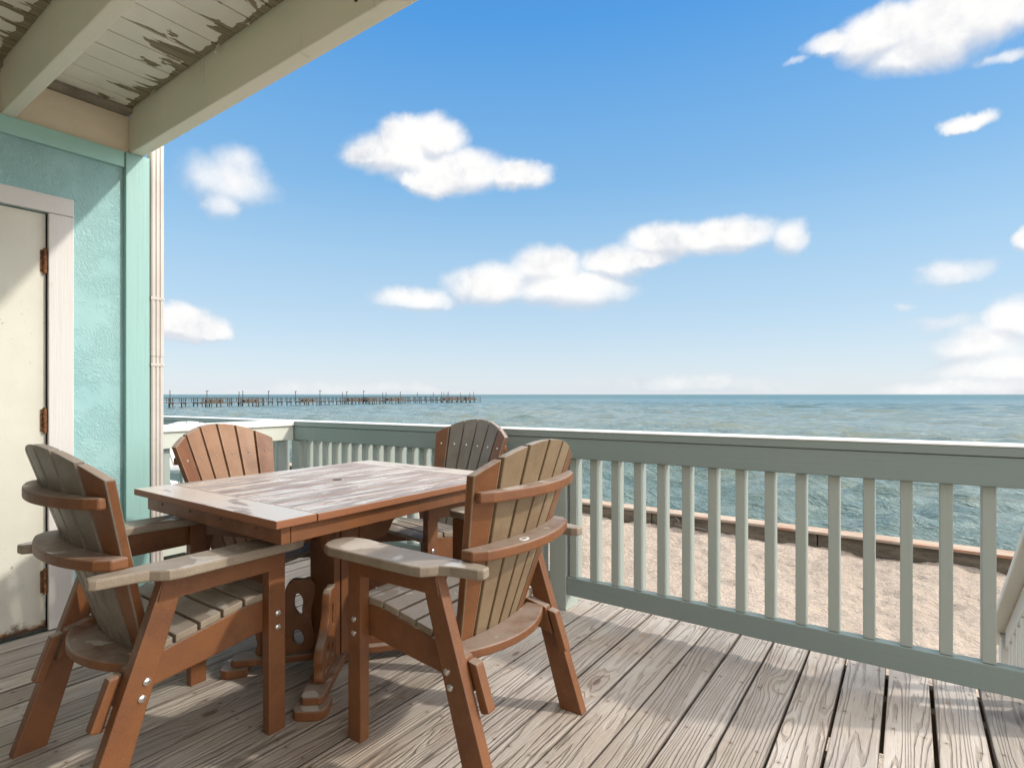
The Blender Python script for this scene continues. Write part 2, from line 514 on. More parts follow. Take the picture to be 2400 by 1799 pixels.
def mat_deck():
    """weathered pine boards laid along y, pitch .14: grain as contour lines of a stretched noise"""
    m, n = material('weathered_deck_boards')
    s = n.sep(objco(n))
    x0 = n.math('SUBTRACT', s[0], -.352)
    bi = n.math('FLOOR', n.math('DIVIDE', x0, .14))
    fx = n.math('FRACT', n.math('DIVIDE', x0, .14))
    wn = n.new('ShaderNodeTexWhiteNoise', noise_dimensions='1D')
    n.put(wn.inputs['W'], bi)
    r1 = wn.outputs['Value']
    rc = n.sep(wn.outputs['Color'])
    bx = n.math('ADD', s[0], n.math('MULTIPLY', r1, 3.7))
    by = n.math('ADD', s[1], n.math('MULTIPLY', rc[1], 11))
    b = n.comb(bx, by, n.math('MULTIPLY', rc[2], 5))
    # knots: voronoi cells stretched along the board push the field around them
    vo = n.new('ShaderNodeTexVoronoi', feature='F1')
    n.put(vo.inputs['Vector'], n.scale(b, (5.5, 2.3, 1)))
    vo.inputs['Scale'].default_value = 1
    vo.inputs['Randomness'].default_value = 1
    kd = vo.outputs['Distance']
    ksel = n.step(n.sep(vo.outputs['Color'])[0], .40, .44)
    wob = n.noise(b, 14, 2, .5)
    kn = n.math('MULTIPLY', n.step(n.math('ADD', kd, n.math('MULTIPLY', wob, .12)), .42, .05), ksel)
    core = n.math('MULTIPLY', n.step(n.math('ADD', kd, n.math('MULTIPLY', wob, .06)), .105, .085), ksel)
    N = n.noise(n.scale(b, (8.5, .5, 1)), 1, 2.0, .45, 0)
    N2 = n.noise(n.scale(b, (42, 4.5, 1)), 1, 3, .6)
    flat = n.math('MULTIPLY', n.math('SUBTRACT', rc[2], .55), 150)
    XXf = n.math('MULTIPLY_ADD', s[0], flat, n.math('MULTIPLY', N, n.math('MULTIPLY_ADD', rc[1], 12, 9)))
    f = n.math('ADD', n.math('ADD', XXf, n.math('MULTIPLY', N2, 1.0)), n.math('MULTIPLY', kn, 2.2))
    sn = n.math('SINE', n.math('MULTIPLY', f, 6.2832))
    ring = n.step(sn, .1, .98)
    fibre = n.noise(n.scale(b, (240, 7, 1)), 1, 3, .6)
    crack = n.noise(n.scale(b, (55, 1.6, 1)), 1, 4, .6)
    ck = n.step(crack, .695, .73)
    tone = n.noise(n.scale(b, (6, 1.1, 1)), 1, 5, .6)
    wornn = n.noise(worldpos(n), 1.6, 4, .6)
    light = n.mix(n.step(tone, .3, .7), (.37, .318, .274), (.475, .427, .385))
    light = n.mix(n.math('MULTIPLY', n.step(wornn, .45, .7), .5), light, (.34, .255, .18))
    dark = n.mix(n.step(tone, .35, .65), (.125, .095, .072), (.18, .145, .115))
    c = n.mix(n.math('MULTIPLY', ring, n.step(n.noise(n.scale(b, (18, 1.5, 1)), 1, 4, .6), .32, .68, .15, .60)), light, dark)
    c = n.mix(n.math('MULTIPLY', n.step(fibre, .55, .75), .38), c, (.12, .09, .07))
    c = n.mix(n.math('MULTIPLY', n.math('SUBTRACT', kn, core), .35), c, (.30, .20, .12))
    c = n.mix(n.math('MULTIPLY', core, .8), c, n.mix(wob, (.07, .045, .035), (.24, .15, .10)))
    c = n.mix(n.math('MULTIPLY', ck, .85), c, (.045, .033, .026))
    pit = n.noise(n.scale(b, (95, 26, 1)), 1, 3, .65)
    c = n.mix(n.math('MULTIPLY', n.step(pit, .70, .76), .75), c, (.06, .045, .036))
    chk = n.noise(n.scale(b, (130, 3.2, 1)), 1, 3, .6)
    c = n.mix(n.math('MULTIPLY', n.step(chk, .655, .70), .7), c, (.075, .056, .044))
    blot = n.noise(n.scale(b, (12, 4, 1)), 1, 5, .65)
    c = n.mix(n.math('MULTIPLY', n.step(blot, .58, .74), .35), c, (.26, .19, .13))
    st = n.step(n.noise(n.scale(b, (9, 3, 1)), 1, 3, .55), .70, .78)
    c = n.mix(n.math('MULTIPLY', st, .75), c, (.42, .19, .05))
    ny = n.math('SUBTRACT', n.math('FRACT', n.math('DIVIDE', s[1], .41)), .5)
    nxx = n.math('SUBTRACT', n.math('ABSOLUTE', n.math('SUBTRACT', fx, .5)), n.math('MULTIPLY_ADD', rc[1], .06, .26))
    nd = n.vmath('LENGTH', n.comb(n.math('MULTIPLY', nxx, .14), n.math('MULTIPLY_ADD', ny, .41, n.math('MULTIPLY', rc[0], .03)), 0))
    nail = n.step(nd, .0042, .0030)
    c = n.mix(n.math('MULTIPLY', nail, .85), c, (.045, .032, .026))
    c = n.mix(n.math('MULTIPLY', n.step(nd, .016, .004), .3), c, (.16, .10, .06))
    # whole-board tone and the darker arrises
    tint = n.math('MULTIPLY_ADD', rc[0], .34, .80)
    c = n.mix(1.0, c, n.comb(tint, tint, tint), 'MULTIPLY')
    ed = n.math('ABSOLUTE', n.math('SUBTRACT', fx, .5))
    c = n.mix(n.math('MULTIPLY', n.step(n.math('ADD', ed, n.math('MULTIPLY', fibre, .03)), .455, .497), .7), c, (.08, .062, .05))
    h = n.math('SUBTRACT', n.math('ADD', n.math('MULTIPLY', n.math('SUBTRACT', 1, ring), .8), n.math('MULTIPLY', fibre, .5)), n.math('MULTIPLY', ck, 2.0))
    h = n.math('SUBTRACT', h, n.math('MULTIPLY', core, .6))
    fin(n, c, n.step(tone, .3, .7, .66, .8), n.bump(h, .8, .005), .3)
    return m
M['deck'] = mat_deck()

def mat_table():
    m, n = material('wet_table_top')
    co = objco(n)
    s = n.sep(co)
    rnd = co
    g = n.noise(co, 520, 2, .6)
    g2 = n.noise(n.scale(co, (16, 2.4, 1)), 1, 5, .6)
    c = n.mix(n.step(g2, .3, .7), (.205, .16, .14), (.285, .236, .21))
    c = n.mix(n.math('MULTIPLY', n.step(g, .4, .7), .25), c, (.40, .29, .24))
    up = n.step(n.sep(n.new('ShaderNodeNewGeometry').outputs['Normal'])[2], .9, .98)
    # film of rain water, drawn out along the boards in the middle, broad on the breadboard ends
    mid = n.noise(n.scale(co, (24, 3.6, 1)), 1, 4, .55, .6)
    end = n.noise(n.scale(co, (3.2, 15, 1)), 1, 4, .5, .4)
    isend = n.step(n.math('ABSOLUTE', s[1]), .425, .43)
    endm = n.step(end, .40, .42)
    midm = n.step(mid, .52, .56)
    w = n.math('MULTIPLY', up, n.mix(isend, midm, endm))
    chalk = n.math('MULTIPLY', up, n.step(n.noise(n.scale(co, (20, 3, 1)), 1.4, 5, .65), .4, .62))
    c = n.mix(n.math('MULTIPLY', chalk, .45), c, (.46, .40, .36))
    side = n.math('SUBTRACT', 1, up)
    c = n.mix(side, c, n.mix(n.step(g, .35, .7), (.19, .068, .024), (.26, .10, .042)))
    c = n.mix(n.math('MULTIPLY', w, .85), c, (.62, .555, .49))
    rough = n.mix(w, (.55,)*3, (.27,)*3)
    bmp = n.new('ShaderNodeBump')
    n.put(bmp.inputs['Strength'], n.math('MULTIPLY', n.math('SUBTRACT', 1, w), .12))
    bmp.inputs['Distance'].default_value = .003
    n.put(bmp.inputs['Height'], n.math('ADD', g, g2))
    fin(n, c, rough, bmp.outputs[0], .6)
    return m
M['table'] = mat_table()

def mat_sand():
    m, n = material('beach_sand')
    p_ = worldpos(n)
    a = n.noise(p_, .6, 5, .6)
    f = n.noise(p_, 160, 3, .7)
    g = n.noise(n.scale(p_, (1, 1.5, 1)), 11, 5, .62, .4)
    d2 = n.noise(n.scale(p_, (1, 1.4, 1)), 24, 4, .6)
    c = n.mix(n.step(a, .3, .7), (.42, .335, .262), (.50, .405, .325))
    c = n.mix(n.math('MULTIPLY', n.step(f, .5, .75), .3), c, (.33, .26, .19))
    c = n.mix(n.math('MULTIPLY', n.step(n.noise(n.scale(p_, (1, 2.2, 1)), 20, 5, .75), .60, .68), .6), c, (.16, .12, .085))  # dark streaks put the shade of footprints into the sand colour
    fin(n, c, .9, n.bump(n.math('ADD', n.math('ADD', n.math('MULTIPLY', g, 1.6), n.math('MULTIPLY', d2, .8)), n.math('MULTIPLY', f, .08)), .75, .08), .2)
    return m
M['sand'] = mat_sand()

def mat_seawall():
    m, n = material('rusty_seawall')
    p_ = worldpos(n)
    a = n.noise(n.scale(p_, (1.2, 3, 6)), 1.6, 6, .7)
    f = n.noise(p_, 26, 5, .7)
    c = n.mix(n.step(a, .35, .65), (.10, .080, .055), (.20, .155, .105))
    c = n.mix(n.math('MULTIPLY', n.step(f, .55, .7), .6), c, (.065, .052, .038))
    c = n.mix(n.math('MULTIPLY', n.step(n.noise(n.scale(p_, (1, 1, .4)), 4, 5, .7), .62, .74), .5), c, (.28, .12, .045))
    fin(n, c, .85, n.bump(f, .7, .015), .25)
    return m
M['seawall'] = mat_seawall()
def mat_seacap():
    m, n = material('seawall_cap')
    p_ = worldpos(n)
    a = n.noise(n.scale(p_, (1.5, 5, 5)), 1.4, 6, .7)
    f = n.noise(p_, 40, 5, .7)
    c = n.mix(n.step(a, .35, .65), (.34, .25, .185), (.43, .34, .26))
    c = n.mix(n.math('MULTIPLY', n.step(n.noise(n.scale(p_, (.8, 6, 6)), 1.7, 5, .65), .52, .66), .8), c, (.36, .14, .055))
    c = n.mix(n.math('MULTIPLY', n.step(f, .6, .72), .6), c, (.13, .095, .07))
    fin(n, c, .8, n.bump(f, .5, .01), .3)
    return m
M['seacap'] = mat_seacap()

def mat_water():
    m, n = material('sea_water')
    p_ = worldpos(n)
    s = n.sep(p_)
    dist = n.vmath('LENGTH', p_)
    # silty green near the beach, bluer far out, sandbar streaks parallel with the shore
    far = n.step(dist, 12, 260)
    c = n.mix(far, (.205, .255, .235), (.042, .128, .158))
    streak = n.math('ADD', n.math('MULTIPLY', n.noise(n.scale(p_, (.035, .16, 1)), 1, 5, .6, .5), .62), n.math('MULTIPLY', n.noise(n.scale(p_, (.5, .75, 1)), 1, 4, .6, .5), .38))
    c = n.mix(n.math('MULTIPLY', n.step(streak, .47, .62), .55), c, (.20, .19, .095))
    st2 = n.noise(n.scale(p_, (.004, .02, 1)), 1, 4, .6, .3)
    c = n.mix(n.math('MULTIPLY', n.step(st2, .48, .62), .6), c, (.05, .10, .085))
    # whitecaps and flecks of foam
    fo = n.noise(n.scale(p_, (.16, .55, 1)), 1, 5, .68, .8)
    fo2 = n.noise(n.scale(p_, (3, 7, 1)), 1, 3, .6)
    foam = n.math('MULTIPLY', n.step(fo, .715, .75), n.step(fo2, .44, .6))
    c = n.mix(n.math('MULTIPLY', foam, .75), c, (.68, .70, .68))
    r1 = n.noise(n.scale(p_, (1.6, 4.2, 1)), 1, 4, .6, .4)
    r2 = n.noise(n.scale(p_, (7, 15, 1)), 1, 3, .6)
    fade = n.step(dist, 300, 12)
    h = n.math('ADD', n.math('MULTIPLY', r1, 1.0), n.math('MULTIPLY', r2, .28))
    bmp = n.new('ShaderNodeBump')
    n.put(bmp.inputs['Strength'], n.math('MULTIPLY_ADD', fade, .5, .5))
    bmp.inputs['Distance'].default_value = .3
    n.put(bmp.inputs['Height'], h)
    fin(n, c, n.step(dist, 20, 600, .10, .35), bmp.outputs[0], n.step(dist, 12, 200, .5, .3))
    n.b.inputs['IOR'].default_value = 1.333
    return m
M['water'] = mat_water()

# ------------------------------------------------------------------ ground and sea
SAND_Z, SEA_Z = -1.0, -1.9
def grid_mesh(name, X, Y, Z, mat):
    ny, nx = X.shape
    v = np.stack([X, Y, Z], -1).reshape(-1, 3)
    idx = np.arange(ny*nx).reshape(ny, nx)
    f = np.stack([idx[:-1, :-1], idx[:-1, 1:], idx[1:, 1:], idx[1:, :-1]], -1).reshape(-1, 4)
    me = bpy.data.meshes.new(name)
    me.from_pydata(v.tolist(), [], f.tolist())
    me.shade_smooth()
    me.materials.append(mat)
    o = bpy.data.objects.new(name, me)
    col.objects.link(o)
    return o

def sand_axis(a, b, fine, far_lo, far_hi):
    core = list(np.arange(a, b+1e-6, fine))
    lo, hi, st = [], [], fine
    x = a
    while x > far_lo:
        st *= 1.5; x -= st; lo.append(max(x, far_lo))
    x, st = b, fine
    while x < far_hi:
        st *= 1.5; x += st; hi.append(min(x, far_hi))
    return np.array(lo[::-1]+core+hi)
xs = sand_axis(-6.5, 3.0, .035, -260, 260)
ys = np.concatenate([sand_axis(3.2, 8.6, .035, -260, 8.6), [8.7, 8.8, 8.9, 9.0]])
SX, SY = np.meshgrid(xs, ys)
SZ = np.zeros_like(SX)
for j in range(SX.shape[0]):
    for i in range(SX.shape[1]):
        x, y = SX[j, i], SY[j, i]
        if -7 < x < 3.5 and 2.5 < y:
            q = Vector((x*2.3, y*2.9, .3))
            z = .034*mnoise.noise(q) + .026*mnoise.noise(q*2.7)
            # scuffed footprints: pits with a raised heel
            t = mnoise.noise(Vector((x*4.6+3, y*6.2, 1.7)))
            z -= .075*max(0, t-.15)
            z += .020*mnoise.noise(Vector((x*10, y*15, 4)))
            SZ[j, i] = z
        # a drift banked against the wall
        if y > 8.2:
            SZ[j, i] -= .05*(y-8.2)/.6*(.7+mnoise.noise(Vector((x*1.1, 0, 9))))
sand = grid_mesh('sand', SX, SY, SZ, M['sand'])
sand.location = (0, 0, SAND_Z)
tag(sand, kind='structure')

# sea: a polar sheet (fine near the beach, coarse at the horizon) carrying real waves
rng = np.random.default_rng(5)
nr, na = 860, 640
rr_ = np.geomspace(8.4, 40000, nr)
aa_ = np.radians(np.concatenate([np.linspace(-100, -84, 10), np.linspace(-83.5, 22, na-30), np.linspace(23, 100, 20)]))       # angle from +y towards +x
RR, AA = np.meshgrid(rr_, aa_, indexing='ij')
WX = RR*np.sin(AA)
WY = 9.08 + RR*np.cos(AA)*np.where(np.abs(AA) < math.pi/2, 1, 0) - 8.4*np.cos(AA)*0
WY = 9.08 + np.maximum(0, RR*np.cos(AA) - 8.4*np.clip(np.cos(AA), 0, 1))
WZ = np.zeros_like(WX)
cell = RR*np.log(rr_[1]/rr_[0])
for k in range(70):
    lam = float(np.exp(rng.uniform(math.log(.45), math.log(9))))
    th = rng.normal(math.radians(12), math.radians(26))  # travel direction from -y
    kx, ky = math.sin(th)*2*math.pi/lam, -math.cos(th)*2*math.pi/lam
    amp = .0105*lam**.85*rng.uniform(.5, 1.2)*1.35
    vis = np.clip((lam/np.maximum(cell, 1e-6)-2)/3, 0, 1)
    phs = kx*WX+ky*WY+rng.uniform(0, 6.28)
    WZ += amp*vis*(np.sin(phs)-.3*np.cos(2*phs))
sea = grid_mesh('sea', WX, WY, WZ, M['water'])
sea.location = (0, 0, SEA_Z)
tag(sea, kind='structure')

# seawall between sand and sea
sw = thing('seawall', 'low rust stained seawall between the sand and the sea', 'seawall', (0, 8.82, SAND_Z))
b = MB()
x = -70.0
rs = random.Random(3)
while x < 70:
    L = rs.uniform(.9, 1.6)
    b.box(x+.008, x+L-.008, rs.uniform(0, .02), .20, -1.4, .15+rs.uniform(-.008, .004))
    x += L
b.build('wall', M['seawall'], sw, bevel=.006)
b = MB()
x = -70.0
while x < 70:
    L = rs.uniform(2.2, 3.4)
    e = rs.uniform(-.006, .006)
    b.box(x+.005, x+L-.005, -.015+e, .29+e, .152, .195+rs.uniform(-.006, .006))
    x += L
b.build('cap', M['seacap'], sw, bevel=.008)

dw = MB()
dw.tube([(-3.02, 8.66, -.955), (-2.85, 8.62, -.965), (-2.68, 8.67, -.962), (-2.52, 8.65, -.968)], .016)
dw.tube([(-3.02, 8.66, -.95), (-3.06, 8.67, -.88), (-3.0, 8.68, -.85), (-2.95, 8.67, -.89), (-2.96, 8.66, -.93)], .013)
tag(dw.build('driftwood', M['pier_brown'], smooth=True), 'small hooked piece of driftwood lying on the sand against the seawall', 'driftwood')

# ------------------------------------------------------------------ deck
b = MB()
rd = random.Random(11)
k0 = -22
for k in range(k0, 20):
    xa = -.352+.14*k
    g = rd.uniform(.0025, .005)
    if xa < -3.9:
        y0, y1 = 1.36, 2.78
    elif xa < -3.30:
        y0, y1 = 1.36, 2.78
    else:
        y0, y1 = -2.2, 2.78
    if -.36 < xa < .30:
        g += .0025
    dz = rd.uniform(-.002, .0015)
    x0, x1 = xa+g, xa+.14-g
    if y0 == -2.2 and x0 < -3.276:
        x0 = -3.276
    vs = b.box(x0, x1, y0, y1+rd.uniform(-.006, .006), -.036, dz)
    for v in vs:
        v.co.z += rd.uniform(-.001, .001)
deck = b.build('deck', M['deck'], bevel=.0045)
tag(deck, kind='structure')
b = MB()
for yy in (-2.0, -1.5, -1.0, -.5, 0, .5, 1.0, 1.5, 2.0, 2.5):
    b.box(-3.2 if yy < 1.4 else -6, 2.4, yy, yy+.045, -.24, -.042)
b.box(-6, 2.4, 2.70, 2.74, -.24, -.042)
for xx in (-5.5, -3.5, -1.5, .2, 2.2):
    for yy in (.02, 2.3):
        b.box(xx, xx+.14, yy+.047, yy+.187, -1.4, -.243)
tag(b.build('deck_frame', M['darkwood']), kind='structure')

# ------------------------------------------------------------------ house
WXP = -3.28                                # face of the teal wall
house = thing('beach_house', 'teal stucco beach house corner with a cream door', 'house', (WXP, 1.29, 0))
def hp(mb, name, mat, **kw):
    o = mb.build(name, mat, None, **kw)
    o.parent = house
    o.matrix_parent_inverse = Matrix.Translation((-WXP, -1.29, 0))
    return o
b = MB()
YC = 1.285
DY0, DY1, DZ1 = -.02, .868, 1.945
b.box(-7.0, WXP, DY1, YC, -.3, 2.337)
b.box(-7.0, WXP, -2.4, DY0, -.3, 2.337)
b.box(-7.0, WXP, DY0, DY1, DZ1, 2.337)
b.box(-7.0, WXP-.055, DY0, DY1, -.3, DZ1)
hp(b, 'wall', M['stucco'])
b = MB()
b.box(WXP-.3, WXP-.006, -2.4, 1.262, 2.338, 2.53)
hp(b, 'upper_wall', M['plaster'])
b = MB()
b.box(WXP+.001, WXP+.022, -2.4, 1.176, 2.257, 2.336)
hp(b, 'frieze_board', M['teal_y'], bevel=.003)
b = MB()
b.box(WXP+.002, 4.0, -2.7, -2.42, -.3, 2.55)
hp(b, 'rear_wall_blocker', M['plaster'])  # unseen wall added behind the camera to hold back light
b = MB()
b.box(WXP-.02, WXP+.03, 1.178, 1.288, .012, 2.336)
hp(b, 'corner_board', M['teal_z'], bevel=.004)
b = MB()
b.box(WXP-.05, WXP+.018, .868, .965, .004, 1.945)
hp(b, 'door_casing', M['casing'], bevel=.004)
b = MB()
b.box(WXP-.05, WXP+.018, -.12, .965, 1.947, 2.03)
hp(b, 'door_casing', M['casing_y'], bevel=.004)
b = MB()
b.box(WXP-.05, WXP+.018, -.12, -.03, .004, 1.945)
hp(b, 'door_casing', M['casing'], bevel=.004)
b = MB()
b.box(WXP-.045, WXP-.008, -.015, .864, .018, 1.941)
door = hp(b, 'door', M['door'], bevel=.002)
def dp(mb, name, mat, **kw):
    o = mb.build(name, mat, None, **kw)
    o.parent = door
    return o
for zz in (1.665, .925, .175):
    b = MB()
    for i in range(5):
        b.cyl((WXP+.001, .859, zz+.022*i), (WXP+.001, .859, zz+.022*i+.0205), .0085, n=14)
    b.cyl((WXP+.001, .859, zz-.006), (WXP+.001, .859, zz+.116), .0055, n=10)
    b.box(WXP-.0078, WXP-.0045, .843, .858, zz+.004, zz+.106)
    dp(b, 'hinge', M['rust'], smooth=True)
b = MB()
b.cyl((WXP-.018, .06, .98), (WXP+.03, .06, .98), .012, n=14)
b.cyl((WXP+.03, .06, .98), (WXP+.058, .06, .98), .026, .022, n=18)
dp(b, 'door_handle', M['steel'], smooth=True)
b = MB()
b.box(WXP-.055, WXP-.002, -.02, .866, .003, .0175)
hp(b, 'threshold', M['gap'])
# downspout on the corner
b = MB()
ring = []
xc_, w_, dpt = 1.323, .030, .024
prof = [(-1, -.8), (-.8, -1), (-.45, -1), (-.38, -.8), (-.25, -.8), (-.18, -1), (.18, -1), (.25, -.8), (.38, -.8), (.45, -1), (.8, -1), (1, -.8)]
poly = [(WXP+.012 - q*dpt, xc_+p_*w_) for p_, q in prof] + [(WXP+.012 - q*dpt, xc_+p_*w_) for p_, q in ((1, .9), (-1, .9))]
b.prism(poly, 2, .05, 1.30)
pol2 = [(WXP+.012+(x-WXP-.012)*1.05, xc_+(y-xc_)*1.05) for x, y in poly]
b.prism(pol2, 2, 1.302, 2.78)
ds = hp(b, 'downspout', M['gutter'])
for zz in (1.25, 1.60):
    b = MB()
    b.box(WXP+.0372, WXP+.0395, xc_-.0325, xc_+.0325, zz, zz+.014)
    b.cyl((WXP+.0395, xc_+.02, zz+.007), (WXP+.042, xc_+.02, zz+.007), .003)
    o = b.build('strap', M['gutter'])
    o.parent = ds
# porch cover: beams along x, ceiling boards along y
porch = thing('porch_cover', 'cream porch cover with peeling ceiling boards above the deck', 'porch cover', (-1.3, 1.2, 2.337))
def pp(mb, name, mat, **kw):
    o = mb.build(name, mat, None, **kw)
    o.parent = porch
    o.matrix_parent_inverse = Matrix.Translation((1.3, -1.2, -2.337))
    return o
BX1 = 1.6
b = MB()
b.box(WXP+.004, BX1, 1.2, 1.262, 2.337, 2.70)
bo = pp(b, 'beam', M['beam'], bevel=.006)
for yy in (.7, .2, -.3, -.8, -1.3, -1.8):
    b = MB()
    b.box(WXP+.004, BX1, yy, yy+.05, 2.337, 2.558)
    pp(b, 'joist', M['beam'], bevel=.006)
b = MB()
rc_ = random.Random(4)
for k in range(-2, 40):
    xa = -3.143+.131*k
    if xa > BX1:
        break
    y0 = -2.3
    b.box(max(xa+.003, WXP+.03), xa+.1275, y0, 1.198, 2.56+rc_.uniform(-.0015, .0015), 2.585)
pp(b, 'ceiling_boards', M['ceiling'], bevel=.002, seg=1)
b = MB()
b.box(WXP-.3, BX1, -2.35, 1.25, 2.59, 2.70)
pp(b, 'roof_deck', M['darkwood'])
b = MB()
b.box(WXP-.01, WXP+.055, -2.3, 1.199, 2.534, 2.556)
pp(b, 'ledger', mat_simple('grey_ledger_timber', (.20, .185, .145), (.32, .30, .245), 9, .8, .4, 70))
# a few curled flakes hanging where the boards meet the outer beam
rf = random.Random(9)
for xx, L in ((-1.52, .06), (-2.35, .045), (-2.95, .03), (-2.1, .02), (-1.8, .025)):
    y = 1.186
    b = MB()
    pts = [(xx, y, 2.56), (xx+.004, y-.004, 2.56-L*.4), (xx-.003, y-.012, 2.56-L*.75), (xx+.002, y-.006, 2.56-L)]
    for i in range(3):
        a_, c_ = pts[i], pts[i+1]
        wA, wB = .014*(1-i*.28), .014*(1-(i+1)*.28)
        v = [b.bm.verts.new((a_[0]-wA, a_[1], a_[2])), b.bm.verts.new((a_[0]+wA, a_[1]+.003, a_[2])),
             b.bm.verts.new((c_[0]+wB, c_[1]+.003, c_[2])), b.bm.verts.new((c_[0]-wB, c_[1], c_[2]))]
        b.bm.faces.new(v)
    pp(b, 'paint_flake', M['beam'])
b = MB()
b.cyl((-1.48, 1.1995, 2.40), (-1.48, 1.196, 2.40), .012, .010, n=14)
sc_ = b.build('screw', M['rust'])
sc_.parent = bo

# ------------------------------------------------------------------ railings
def railing_part(root, mb, name, mat, bevel=.004):
    o = mb.build(name, mat, None, bevel=bevel)
    o.parent = root
    o.matrix_parent_inverse = Matrix.Translation(-Vector(root.location))
    return o
RZ = lambda x: .0045*(x+1.42)           # the long rail climbs a little to the right
def long_rail(root, xa, xb, posts, bal_x, gap_at_posts=True):
    def sl(vs):
        for v in vs:
            v.co.z += RZ(v.co.x)*1.6
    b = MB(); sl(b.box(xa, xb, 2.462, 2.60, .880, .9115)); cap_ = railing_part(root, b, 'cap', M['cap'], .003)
    b = MB(); sl(b.box(xa, xb, 2.460, 2.602, .912, .918)); railing_part(root, b, 'cap_lit_layer', M['captop_lit'], .002)  # thin added layer, white for the light on the cap's top
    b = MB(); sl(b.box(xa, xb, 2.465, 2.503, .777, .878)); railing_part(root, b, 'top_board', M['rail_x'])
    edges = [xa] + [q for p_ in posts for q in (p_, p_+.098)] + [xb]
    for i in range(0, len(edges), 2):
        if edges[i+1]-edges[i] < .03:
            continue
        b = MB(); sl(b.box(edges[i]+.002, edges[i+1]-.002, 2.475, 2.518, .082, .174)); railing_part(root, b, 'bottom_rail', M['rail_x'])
    for p_ in posts:
        b = MB(); b.box(p_, p_+.098, 2.506, 2.604, -.2, .876+RZ(p_)); 
        b.box(p_, p_+.098, 2.472, 2.508, .002, .774+RZ(p_)*1.6)
        railing_part(root, b, 'post', M['rail_z'])
    for x in bal_x:
        b = MB()
        b.box(x, x+.038, 2.506, 2.544, .10, .874+RZ(x))
        b.box(x, x+.038, 2.481, 2.507, .1755+RZ(x)*1.6, .7755+RZ(x)*1.6)
        railing_part(root, b, 'baluster', M['rail_z'], .003)
lr = thing('deck_railing', 'long white painted deck railing with square balusters facing the sea', 'railing', (-1.5, 2.5, 0))
bx = [-1.405+.1148*k for k in range(15)]
bl = [-3.655+.1078*k for k in range(20)]
long_rail(lr, -3.80, .436, [-3.80, -1.52, .326], bx + bl)
nb = thing('neighbour_railing', 'short length of weathered white railing left of the divider', 'railing', (-5.0, 2.5, 0))
long_rail(nb, -7.2, -3.806, [-5.9], [-7.1+.115*k for k in range(10)] + [-5.7+.115*k for k in range(16)])
dv = thing('divider_railing', 'sunlit cream divider railing running back from the corner post', 'railing', (-3.84, 2.0, 0))
b = MB(); b.box(-3.90, -3.745, 1.31, 2.460, .866, .906); railing_part(dv, b, 'cap', mat_paint('divider_cap_paint_lit', (.74, .73, .66), axis='y', amount=.25), .005)  # cap in a paler copy of the paint, sunlight in the colour
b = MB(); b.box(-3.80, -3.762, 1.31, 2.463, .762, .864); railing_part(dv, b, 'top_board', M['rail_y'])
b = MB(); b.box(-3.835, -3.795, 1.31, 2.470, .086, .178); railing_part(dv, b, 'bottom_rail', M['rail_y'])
for k in range(10):
    y = 1.36+.112*k
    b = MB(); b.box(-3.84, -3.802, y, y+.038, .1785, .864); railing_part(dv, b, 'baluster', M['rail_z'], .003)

# stair going down to the sand beyond the railing's right end
st = thing('beach_stair', 'white railed stair dropping from the deck to the sand', 'stair', (.9, 2.65, 0))
SL = -.68
def slope(b, x0, x1, y0, y1, zt, th, mi=None, vert=True):
    """board sloping along y; zt = top height at y0"""
    dz = SL*(y1-y0)
    b.prism([(y0, zt-th), (y1, zt+dz-th), (y1, zt+dz), (y0, zt)], 0, x0, x1)
for sx_ in (0, 1):
    X0 = .36 if sx_ == 0 else 1.36
    b = MB(); slope(b, X0-.03, X0+.13, 2.45, 3.86, .785, .04)
    railing_part(st, b, 'handrail', M['stair'], .006)
    b = MB(); slope(b, X0+.02, X0+.058, 2.55, 3.60, .672, .10)
    railing_part(st, b, 'upper_rail', M['stair'])
    b = MB(); slope(b, X0+.02, X0+.058, 2.62, 3.60, .10, .09)
    railing_part(st, b, 'lower_rail', M['stair'])
    b = MB(); b.box(X0+.005, X0+.095, 3.60, 3.69, SAND_Z-.1, -.088)
    railing_part(st, b, 'post', M['stair'])
    for k in range(8):
        y = 2.68+.112*k
        zt = .672+SL*(y-2.55)-.11
        zb = .10+SL*(y-2.62)
        b = MB(); b.box(X0+.021, X0+.057, y, y+.036, zb, zt)
        railing_part(st, b, 'baluster', M['stair'], .003)
    b = MB(); slope(b, X0+.01, X0+.05, 2.625, 3.98, -.05, .24)
    railing_part(st, b, 'stringer', M['stair'])
for k in range(5):
    b = MB()
    y = 2.64+.27*k
    b.box(.42, 1.355, y, y+.28, -.185*(k+1)-.036, -.185*(k+1))
    railing_part(st, b, 'tread', M['deck'], .004)

